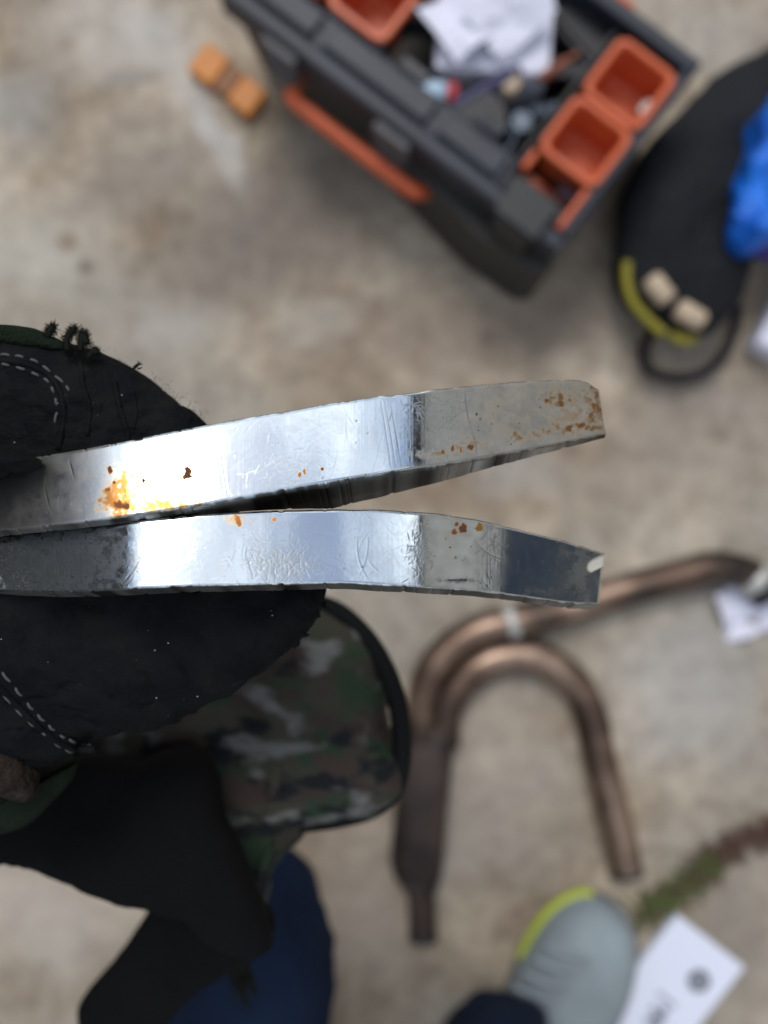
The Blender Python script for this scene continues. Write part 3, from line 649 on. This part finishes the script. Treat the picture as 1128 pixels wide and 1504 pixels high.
stitches([(-12, 533), (5, 535), (30, 541), (55, 551), (72, 562), (80, 580), (84, 602), (78, 630)], 8)
# seam welt between the two stitch rows
def welt(path, r, m, nm='seam_welt'):
    q = spline([(x, y, 0) for x, y in path], 6, False); v, f = tube_geo([hit(a.x, a.y, -.0002) for a in q], r, 8); wt(nm, (v, f), m, gl)
welt([(-20, 990), (8, 1018), (34, 1045), (60, 1070), (86, 1090), (112, 1100), (140, 1100)], .0007, M['leather'])
welt([(-20, 527), (30, 533), (60, 543), (80, 560), (92, 590), (92, 625), (85, 660)], .0006, M['leather'])
# folds of loose leather at the upper finger
for pts, r in (([(168, 560), (176, 600), (188, 640), (183, 655)], .0006), ([(118, 530), (122, 565), (132, 600), (128, 640)], .0005), ([(195, 575), (200, 605), (196, 630)], .0004)):
    welt(pts, r, M['leather'], 'leather_fold')
# green knit back of the upper finger
o = blob('knit_back', [(-60, 470), (0, 477), (35, 480), (62, 486), (92, 500), (108, 515), (60, 513), (0, 508), (-60, 512)], .1452, .0016, .003, M['greenknit'], gl, PO, amp=.0006, scale=.004)
# frayed tufts
def fuzz(cx, cy, depth, n, L, rad, ang=None, spread=6.28, w=.00022):
    gs = []
    for i in range(n):
        a = random.uniform(0, 6.28) if ang is None else ang+random.gauss(0, spread)
        s = P(cx+random.gauss(0, rad), cy+random.gauss(0, rad), depth); l = L*random.uniform(.4, 1.2); dz_ = random.uniform(-.3, .6)*l
        e = s+Vector((math.cos(a)*l, math.sin(a)*l, dz_)); m_ = (s+e)/2+Vector((random.gauss(0, l*.15), random.gauss(0, l*.15), 0))
        gs.append(tube_geo([s, m_, e], lambda t: w*(1-.6*t), 4))
    return join(*gs)
def fz(*a, **k): o = wt('frayed_threads', fuzz(*a, **k), M['fuzz'], gl); o['kind'] = 'stuff'
tufts = []
for path in ([(70, 495), (74, 485), (78, 481)], [(100, 515), (98, 500), (104, 488), (110, 484)], [(118, 515), (120, 500), (122, 490), (128, 505)], [(130, 525), (138, 515), (142, 520)]):
    q = spline([(x, y, 0) for x, y in path], 4, False)
    tufts.append(tube_geo([P(a.x, a.y, .1442) for a in q], .0005, 7))
    for a in q: tufts.append(fuzz(a.x, a.y, .1442, 70, .0008, 3, w=.00004))
o = wt('frayed_threads', join(*tufts), M['fuzz'], gl); o['kind'] = 'stuff'
fz(120, 530, .1445, 260, .0012, 10, w=.00004)
fz(198, 541, .1475, 8, .0014, 1.5, ang=.6, spread=.15, w=.0002)
q = []
for px, py in [(150, 525), (175, 538), (220, 560), (240, 572), (262, 584), (280, 598), (295, 612), (60, 512), (30, 509)]:
    q.append(fuzz(px, py, .1495, 24, .0006, 6, w=.00003))
o = wt('frayed_threads', join(*q), M['fuzz'], gl); o['kind'] = 'stuff'
# torn edge of the lower pad: ragged leather flap
rag = [(380, 850), (472, 862), (476, 880), (468, 892), (470, 905), (462, 903), (460, 918), (450, 930), (454, 934), (444, 938), (436, 950), (428, 950), (418, 962), (405, 968), (380, 985), (340, 1010), (330, 960), (340, 900)]
o = blob('torn_leather_edge', rag, .1462, .0011, .0012, M['leather'], gl, PO, center=(400, 915), sub=4, jag=1.6, p=4, seed=4)
fz(474, 884, .1462, 14, .0016, 3, ang=-.9, spread=.5, w=.00013)
fz(470, 868, .1462, 10, .0012, 3, ang=.4, spread=.5, w=.00012)
# dust specks on the leather
gs = []
for i in range(34):
    px = random.uniform(0, 440); py = random.choice([random.uniform(880, 1060), random.uniform(560, 650)])
    if py < 700 and px > 250: continue
    if py > 960 and px > 330: continue
    p_ = hit(px, py, .00012); s = random.choice([.00003, .00004, .00005, .00011]); gs.append(tube_geo([p_-Vector((s, 0, 0)), p_+Vector((s, s*random.uniform(-1, 1), 0))], s*.55, 4))
o = wt('dust', join(*gs), mat('pale dust', (.55, .57, .62), .8), gl); o['kind'] = 'stuff'
# brown suede patch + knit at the lower left
blob('suede_patch', [(-80, 1060), (-10, 1070), (20, 1090), (42, 1120), (55, 1150), (48, 1175), (20, 1172), (-10, 1160), (-80, 1150)], .151, .004, .006, M['suede'], gl, PO, amp=.0012, scale=.004)
blob('knit_back', [(-90, 1140), (0, 1150), (50, 1165), (95, 1150), (112, 1120), (100, 1150), (60, 1195), (20, 1222), (-90, 1240)], .162, .003, .006, M['greenknit'], gl, PO, amp=.001, scale=.004, center=(-10, 1185))
# camouflage cuff with black binding and strap pieces
def cuff_tilt(x, y): return 0
blob('cuff', [(110, 1070), (260, 1020), (400, 930), (462, 893), (500, 906), (542, 950), (572, 1010), (585, 1080), (578, 1148), (545, 1182), (495, 1196), (450, 1205), (428, 1250), (410, 1310), (400, 1352), (372, 1350), (340, 1260), (240, 1180), (130, 1130)], .225, .012, .016, M['camo'], gl, PO, center=(420, 1080), amp=.009, scale=.02, p=3)
ptube('cuff_binding', [(440, 880), (470, 888), (505, 905), (546, 948), (577, 1010), (590, 1080), (583, 1150), (550, 1186), (497, 1202), (440, 1209)], .221, .0026, M['binding'], gl, PO)
blob('strap', [(-60, 1130), (60, 1120), (130, 1103), (200, 1122), (245, 1106), (300, 1108), (322, 1135), (328, 1190), (352, 1250), (376, 1300), (398, 1350), (402, 1388), (375, 1400), (330, 1385), (280, 1350), (228, 1330), (170, 1312), (100, 1282), (50, 1260), (0, 1249), (-60, 1240)], .202, .010, .010, M['blackcloth'], gl, PO, center=(200, 1220), amp=.003, scale=.014, p=3, jag=1)
blob('strap_end', [(232, 1322), (205, 1358), (165, 1402), (132, 1448), (120, 1485), (140, 1560), (230, 1520), (275, 1470), (330, 1432), (378, 1402), (405, 1350), (360, 1300), (280, 1290)], .255, .006, .006, M['blackcloth'], gl, PO, amp=.002, scale=.02, p=4)
fz(352, 1420, .23, 30, .010, 6, ang=-1.4, spread=.25, w=.0004)

# ------------------------------------------------------------------ the two chrome pieces
def interp(x, tab): return np.interp(x, [a for a, b_ in tab], [b_ for a, b_ in tab])
def smooth_interp(x, tab, k=7):
    y = interp(x, tab)
    kern = np.hanning(2*k+3)[1:-1]; kern /= kern.sum(); yp = np.pad(y, k, mode='edge')
    return np.convolve(yp, kern, mode='valid')
def draw(A, xs, V, segs, ylo, yhi):
    pass
def chrome_piece(name, label, topE, botE, theta, phi, d0, x_anchor, thick, marks, seed, right_top, right_bot, step=1.0, slopeback=0):
    x = np.arange(-170, 886.1, step); n = len(x)
    yt = smooth_interp(x, topE, 12); yb = smooth_interp(x, botE, 12)
    th = smooth_interp(x, theta, 9)
    # depth along the piece by integrating its slope
    d = np.zeros(n); ia = int(np.argmin(abs(x-x_anchor))); d[ia] = d0
    for i in range(ia+1, n): dx = step/FP*d[i-1]; d[i] = d[i-1]+math.tan(R(th[i-1]))*dx
    for i in range(ia-1, -1, -1): dx = step/FP*d[i+1]; d[i] = d[i+1]-math.tan(R(th[i+1]))*dx
    m = 112; v = np.linspace(0, 1, m)
    X = np.repeat(x[:, None], m, 1); V = np.repeat(v[None, :], n, 0)
    Y = yb[:, None]*(1-V)+yt[:, None]*V                  # v=0 lower edge, v=1 upper edge
    # end of the piece leans: shear the last columns
    lean = np.interp(X, [700, 886], [0, 1]); XX = X+lean*((right_bot-886)*(1-V)+(right_top-886)*V)
    D = d[:, None]+np.tan(R(phi))*((yb[:, None]*.5+yt[:, None]*.5-Y)/FP*d[:, None])
    # irregular edges
    enick = (np.maximum(0, fbm(X/9, X*0+seed, seed+5, 3)-.25)*5+fbm(X/40, X*0+3, seed+6, 2)*1.0)
    Y = Y+enick*np.exp(-V*m/2.2)*-1+enick*np.exp(-(1-V)*m/2.2)
    # gentle unevenness and the ground finish of the metal
    hgt = fbm(X/90, Y/70, seed, 2)*.00004+fbm(X/22, Y/60, seed+2, 2)*.0000075+fbm(X/2.2, Y/120, seed+9, 2)*.0000022*(.4+2*np.clip(fbm(X/50, Y/300, seed+3, 2)+.2, 0, 1))
    hgt += fbm(X/5, Y/5, seed+21, 3)*.000003
    # rounded border
    e = np.minimum(V, 1-V)*m; hgt -= np.where(e < 4, (1-(e/4))**2*.00022, 0)
    er = (886-X); hgt -= np.where(er < 4, (1-er/4)**2*.00022, 0)
    rust = np.zeros_like(X); wear = np.zeros_like(X); dark = np.zeros_like(X)
    wob = fbm(X/4, Y/4, seed+30, 3)*.9
    for kind, cx, cy, rx, ry, a in marks['spots']:
        q = np.sqrt(((XX-cx)/rx)**2+((Y-cy)/ry)**2)+wob*.9
        s = np.clip((1.1-q)/.35, 0, 1)*a
        if kind == 'rust': rust = np.maximum(rust, s)
        elif kind == 'dark': dark = np.maximum(dark, s)
        else: wear = np.maximum(wear, s)
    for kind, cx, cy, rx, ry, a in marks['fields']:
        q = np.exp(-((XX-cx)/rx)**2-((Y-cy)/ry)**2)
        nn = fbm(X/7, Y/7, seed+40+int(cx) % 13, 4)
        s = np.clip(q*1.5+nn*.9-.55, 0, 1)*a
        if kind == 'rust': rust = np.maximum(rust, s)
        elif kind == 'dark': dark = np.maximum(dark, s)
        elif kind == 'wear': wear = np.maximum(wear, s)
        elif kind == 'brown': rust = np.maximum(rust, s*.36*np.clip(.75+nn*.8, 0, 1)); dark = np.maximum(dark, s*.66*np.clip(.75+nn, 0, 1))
    wear = np.maximum(wear, np.clip(interp(X, marks['wear'])+fbm(X/14, Y/14, seed+50, 4)*.35, 0, 1))
    # pits
    rs = np.random.default_rng(seed)
    def stroke(x0, y0, x1, y1, wid, amp, dk, curve=0):
        nonlocal hgt, dark, wear
        mx_, my_ = (x0+x1)/2, (y0+y1)/2; lo, hi = min(x0, x1)-4-abs(curve), max(x0, x1)+4+abs(curve)
        i0, i1 = max(0, int((lo+170)/step)), min(n, int((hi+170)/step)+1)
        if i1 <= i0: return
        A = X[i0:i1]; B = Y[i0:i1]; L2 = (x1-x0)**2+(y1-y0)**2+1e-6
        t = np.clip(((A-x0)*(x1-x0)+(B-y0)*(y1-y0))/L2, 0, 1); bow = curve*4*t*(1-t)
        nx, ny = -(y1-y0)/L2**.5, (x1-x0)/L2**.5
        dist = np.hypot(A-(x0+t*(x1-x0))-bow*nx, B-(y0+t*(y1-y0))-bow*ny); k = np.exp(-(dist/wid)**2)*(.4+.6*np.sin(np.pi*np.clip(t, .03, .97)))
        hgt[i0:i1] -= k*amp; dark[i0:i1] = np.maximum(dark[i0:i1], np.clip(k*dk, 0, 1)); wear[i0:i1] = np.maximum(wear[i0:i1], k*.35)
    for s in marks['strokes']: stroke(*s)
    for k in range(230):
        cx = rs.uniform(0, 880); cy = rs.uniform(0, 1); i = int((cx+170)/step); yy = Y[i, int(cy*(m-1))]
        L = rs.exponential(12)+3; a = rs.normal(1.57, .6) if rs.random() < .5 else rs.uniform(0, 3.14)
        stroke(cx, yy, cx+L*math.cos(a), yy+L*math.sin(a), rs.uniform(.6, .9), rs.uniform(.000001, .000006), 0, rs.normal(0, L*.06))
    for (px0, px1, py0, py1, cnt, amp) in marks['patch']:
        for k in range(cnt):
            cx = rs.normal((px0+px1)/2, (px1-px0)/4); cy = rs.normal((py0+py1)/2, (py1-py0)/4); L = rs.uniform(4, 16); a = rs.uniform(0, 3.14)
            stroke(cx, cy, cx+L*math.cos(a), cy+L*math.sin(a), .8, amp*rs.uniform(.3, 1), rs.uniform(0, .6), 0)
    for k in range(marks['pits']):
        cx = rs.uniform(20, 880)
        if rs.random() < .5: cx = rs.uniform(620, 880)
        i = int((cx+170)/step); yy = Y[i, rs.integers(3, m-3)]; r = rs.uniform(.7, 1.7)
        i0, i1 = max(0, i-7), min(n, i+7); q = np.hypot(X[i0:i1]-cx, (Y[i0:i1]-yy)); dark[i0:i1] = np.maximum(dark[i0:i1], np.clip(1.5-q/r, 0, 1)*rs.uniform(.4, .9)); hgt[i0:i1] -= np.exp(-(q/r)**2)*.00001
    raw = np.zeros_like(X)
    if marks.get('notch'):
        nx_, ny_, nr = marks['notch']; q = np.where(XX < nx_, np.hypot((XX-nx_), (Y-ny_+(XX-nx_)*.45)), abs(Y-ny_+(XX-nx_)*.45))/nr+wob*.12
        raw = np.clip((1.05-q)/.15, 0, 1); hgt -= raw*.0006
    # edge grime
    dark = np.maximum(dark*(1-raw), np.clip(np.exp(-e/1.6)*(.7+fbm(X/10, Y/10, seed+60, 3)*1.2), 0, .8))
    hgt += rust*.000010*(.5+fbm(X/2, Y/2, seed+70, 2))
    D2 = D-hgt
    wx = (XX-564)/FP*D2; wy = (752-Y)/FP*D2; wz = H-D2
    co = np.stack([wx, wy, wz], -1)                         # n, m, 3
    # back side: follow the surface inward along the tilted normal
    nrm = np.array([0, math.sin(R(phi)), math.cos(R(phi))])
    tk = interp(x, thick)
    K = 5; ringl = []
    def strip(border, side):
        out = []
        for k in range(1, K+1):
            f_ = k/K; off = -nrm[None, :]*(tk*f_)[:, None]
            p_ = border+off; p_[:, 1] += side*np.sin(f_*math.pi/2)*0.0002
            nz = fbm(x/45+k*.6, x*0+k*.4, seed+80, 4)*.00010*f_; p_[:, 1] += nz
            out.append(p_)
        return out
    B = strip(co[:, 0].copy(), -1); T = strip(co[:, -1].copy(), 1)
    verts = [co.reshape(-1, 3)]; base = n*m
    for s_ in B: verts.append(s_)
    for s_ in T: verts.append(s_)
    allv = np.concatenate(verts)
    fs = []
    idx = np.arange(n*m).reshape(n, m)
    q = np.stack([idx[:-1, :-1], idx[1:, :-1], idx[1:, 1:], idx[:-1, 1:]], -1).reshape(-1, 4)
    quads = [q]
    bI = [idx[:, 0]]+[base+k*n+np.arange(n) for k in range(K)]; tI = [idx[:, -1]]+[base+(K+k)*n+np.arange(n) for k in range(K)]
    for a, b_ in zip(bI[:-1], bI[1:]): quads.append(np.stack([a[:-1], b_[:-1], b_[1:], a[1:]], -1))
    for a, b_ in zip(tI[:-1], tI[1:]): quads.append(np.stack([a[1:], b_[1:], b_[:-1], a[:-1]], -1))
    quads.append(np.stack([bI[-1][:-1], tI[-1][:-1], tI[-1][1:], bI[-1][1:]], -1))
    Q = np.concatenate(quads)
    # end caps as one polygon each
    capR = [int(i) for i in idx[-1, :]]+[int(t[-1]) for t in tI[1:]]+[int(b_[-1]) for b_ in reversed(bI[1:])]
    capL = [int(i) for i in idx[0, ::-1]]+[int(b_[0]) for b_ in bI[1:]]+[int(t[0]) for t in reversed(tI[1:])]
    me = bpy.data.meshes.new(name)
    nl = len(Q)*4+len(capR)+len(capL); npg = len(Q)+2
    me.vertices.add(len(allv)); me.vertices.foreach_set('co', allv.ravel())
    me.loops.add(nl); me.loops.foreach_set('vertex_index', np.concatenate([Q.ravel(), capR, capL]).astype(np.int32))
    me.polygons.add(npg); me.polygons.foreach_set('loop_start', np.concatenate([np.arange(len(Q))*4, [len(Q)*4, len(Q)*4+len(capR)]]).astype(np.int32))
    me.update(calc_edges=True); me.validate()
    col = np.zeros((len(allv), 4), np.float32); col[:, 3] = 1
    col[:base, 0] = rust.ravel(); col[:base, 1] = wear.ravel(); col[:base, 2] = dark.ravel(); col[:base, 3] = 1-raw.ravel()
    sx = np.tile(x, 2*K)
    col[base:, 1] = np.clip(.75+fbm(sx/20, sx*0, seed+90, 3)*.6, 0, 1); col[base:, 2] = np.clip(marks['side']+np.interp(sx, [300, 520], [.5, 0]), 0, 1)*np.clip(.7+fbm(sx/35, sx*0+2, seed+91, 3)*.8, 0, 1)
    col[base:, 0] = 0
    at = me.attributes.new('mask', 'FLOAT_COLOR', 'POINT'); at.data.foreach_set('color', col.ravel())
    o = bpy.data.objects.new(name, me); C.objects.link(o); me.materials.append(M['chrome']); me.shade_smooth()
    # hard edges at the rim of the polished face are kept by the bevel rows; place the origin at the middle
    mid = Vector(allv.mean(0)); me.transform(Matrix.Translation(-mid)); o.location = mid
    tag(o, label, 'chrome piece', 'pair of chrome steel pieces'); me.set_sharp_from_angle(angle=R(50))
    return o
upT = [(-170, 705), (0, 682), (60, 670), (100, 664), (150, 655), (200, 645), (300, 625), (400, 607), (500, 590), (560, 582), (620, 575), (700, 566), (760, 561), (800, 559), (845, 558), (866, 560), (876, 566), (886, 573)]
upB = [(-170, 800), (0, 781), (100, 770), (200, 757), (300, 741), (400, 723), (500, 706), (600, 690), (650, 683), (700, 675), (800, 656), (886, 638)]
loT = [(-170, 800), (0, 786), (100, 776), (200, 765), (300, 755), (400, 750), (500, 748), (560, 749), (640, 754), (700, 763), (760, 777), (820, 792), (886, 813)]
loB = [(-170, 868), (0, 868), (60, 870), (100, 869), (200, 865), (300, 861), (400, 859), (500, 857), (600, 862), (700, 869), (760, 876), (820, 884), (850, 887), (886, 888)]
upM = dict(
    spots=[('rust', 162, 690, 4, 7, .95), ('rust', 168, 709, 2.2, 2.2, .9), ('rust', 158, 719, 4, 3, .7), ('rust', 211, 706, 3, 3.5, 1), ('rust', 252, 706, 3.5, 3, .35), ('rust', 276, 694, 6, 8, .95), ('rust', 272, 700, 4, 4, .8),
           ('dark', 263, 735, 3.5, 2, .8), ('dark', 286, 731, 1.4, 4, .9), ('rust', 440, 697, 3, 4, .6), ('rust', 447, 692, 2, 5, .6), ('rust', 473, 689, 2.2, 2.5, .9), ('rust', 691, 657, 5, 4, .95), ('rust', 665, 660, 2.5, 5, .7), ('rust', 677, 661, 2, 4, .6), ('rust', 650, 663, 2, 3, .5),
           ('rust', 224, 676, 1.3, 1.3, .8), ('rust', 185, 744, 6, 5, .8), ('rust', 176, 742, 5, 7, .7), ('dark', 700, 608, 2, 2.5, .9), ('dark', 703, 632, 1.5, 1.5, .8)],
    fields=[('rust', 178, 742, 20, 15, .75), ('rust', 182, 722, 34, 46, .36), ('rust', 165, 735, 28, 30, .42), ('rust', 225, 742, 85, 12, .45), ('rust', 265, 715, 22, 24, .2), ('brown', 818, 588, 36, 18, 1), ('brown', 850, 600, 70, 60, .5), ('brown', 872, 590, 18, 50, .9), ('brown', 845, 630, 60, 12, 1), ('brown', 770, 640, 34, 14, .8), ('brown', 740, 610, 60, 60, .3), ('brown', 690, 650, 40, 16, .6), ('brown', 640, 668, 50, 8, .6), ('wear', 230, 730, 60, 20, .5), ('dark', 830, 585, 50, 24, .35), ('dark', 780, 630, 50, 20, .3), ('dark', 770, 620, 130, 90, .22), ('dark', 720, 600, 50, 60, .2), ('dark', 10, 720, 50, 80, .4)],  # the left-end dark field paints in the glove's dark reflection
    wear=[(-170, 1), (60, 1), (140, .8), (172, .3), (200, .02), (560, .0), (615, .1), (645, .55), (690, .72), (720, 1), (890, 1)],
    strokes=[(66, 702, 77, 756, 1.5, .00002, 1.2, 2), (101, 674, 109, 704, 1.5, .00002, 1.2, -1), (90, 722, 88, 752, .8, .00001, .3, 3), (683, 573, 692, 630, 1, .00001, .8, 2), (692, 630, 700, 668, 1, .00001, .7, -2), (662, 590, 684, 598, 1, .000016, 0, 0),
             (790, 600, 850, 620, 1.2, .00001, 0, 2), (316, 640, 330, 728, .9, .00001, .2, 0), (322, 640, 335, 726, .9, .00001, .1, 0), (560, 590, 575, 688, .9, .000012, .3, 0), (566, 590, 582, 686, .9, .000012, .2, 0), (573, 588, 590, 684, .9, .00001, .3, 0), (640, 600, 655, 590, .8, .00001, 0, 0)],
    patch=[(350, 470, 660, 710, 70, .000003), (590, 690, 580, 620, 90, .000006), (180, 215, 650, 760, 20, .000004)], pits=70, side=.95)
loM = dict(
    spots=[('rust', 348, 762, 4, 7, .55), ('rust', 352, 770, 3, 5, .6), ('rust', 402, 763, 3.5, 3, .5), ('rust', 680, 776, 6, 7, 1), ('rust', 668, 782, 4, 4, .9), ('rust', 671, 770, 3, 3.5, .9), ('rust', 704, 775, 6, 7, .4), ('rust', 661, 804, 1.7, 1.7, .9), ('dark', 676, 852, 17, 2.2, .9),
           ],
    fields=[('rust', 345, 762, 26, 10, .25), ('dark', 670, 853, 30, 4, .7), ('dark', 850, 840, 26, 40, .35), ('wear', 800, 870, 60, 14, .6), ('wear', 175, 815, 30, 30, .35), ('dark', 90, 822, 140, 90, .78), ('dark', 412, 828, 60, 32, .28)],  # the broad dark field at the left end paints in a dark reflection
    wear=[(-170, .1), (150, .05), (200, .03), (600, .05), (618, .3), (735, .25), (742, .45), (755, .1), (790, .15), (820, .4), (860, .62), (890, .65)],
    strokes=[(180, 856, 205, 820, 1.2, .00004, 0, 2), (186, 858, 209, 824, 1, .00003, 0, 2), (161, 770, 172, 800, 1, .00002, 0, 4), (77, 782, 91, 862, .9, .000018, 0, 0), (116, 786, 117, 845, .9, .000018, 0, 0), (372, 848, 362, 812, .9, .000014, .2, 0), (330, 838, 345, 808, .9, .00001, .1, 3), (365, 792, 460, 796, .8, .000004, .2, 0),
             (525, 790, 540, 850, .9, .000012, .15, 6), (540, 790, 528, 845, .9, .000012, .15, -4), (700, 795, 740, 820, .9, .000012, 0, 5), (803, 792, 812, 850, .9, .00001, 0, 0), (770, 790, 778, 860, .9, .000014, 0, -3), ],
    notch=(871, 830, 8.5),
    patch=[(355, 470, 800, 852, 260, .000012), (600, 632, 765, 855, 120, .00001), (150, 205, 780, 850, 90, .00001), (700, 745, 760, 830, 25, .000006)], pits=45, side=.8)
thU = [(-170, -40), (0, -33), (60, -27), (105, -18), (150, -10), (172, -2), (200, 4), (260, 7.5), (330, 11.5), (450, 14), (560, 17), (600, 20.5), (640, 24), (700, 26), (886, 27)]
thL = [(-170, -42), (0, -36), (120, -30), (185, -22), (205, 0), (215, 4), (300, 9), (340, 11.5), (450, 14), (560, 16), (612, 18), (625, 22.5), (735, 24), (748, 29), (886, 31)]
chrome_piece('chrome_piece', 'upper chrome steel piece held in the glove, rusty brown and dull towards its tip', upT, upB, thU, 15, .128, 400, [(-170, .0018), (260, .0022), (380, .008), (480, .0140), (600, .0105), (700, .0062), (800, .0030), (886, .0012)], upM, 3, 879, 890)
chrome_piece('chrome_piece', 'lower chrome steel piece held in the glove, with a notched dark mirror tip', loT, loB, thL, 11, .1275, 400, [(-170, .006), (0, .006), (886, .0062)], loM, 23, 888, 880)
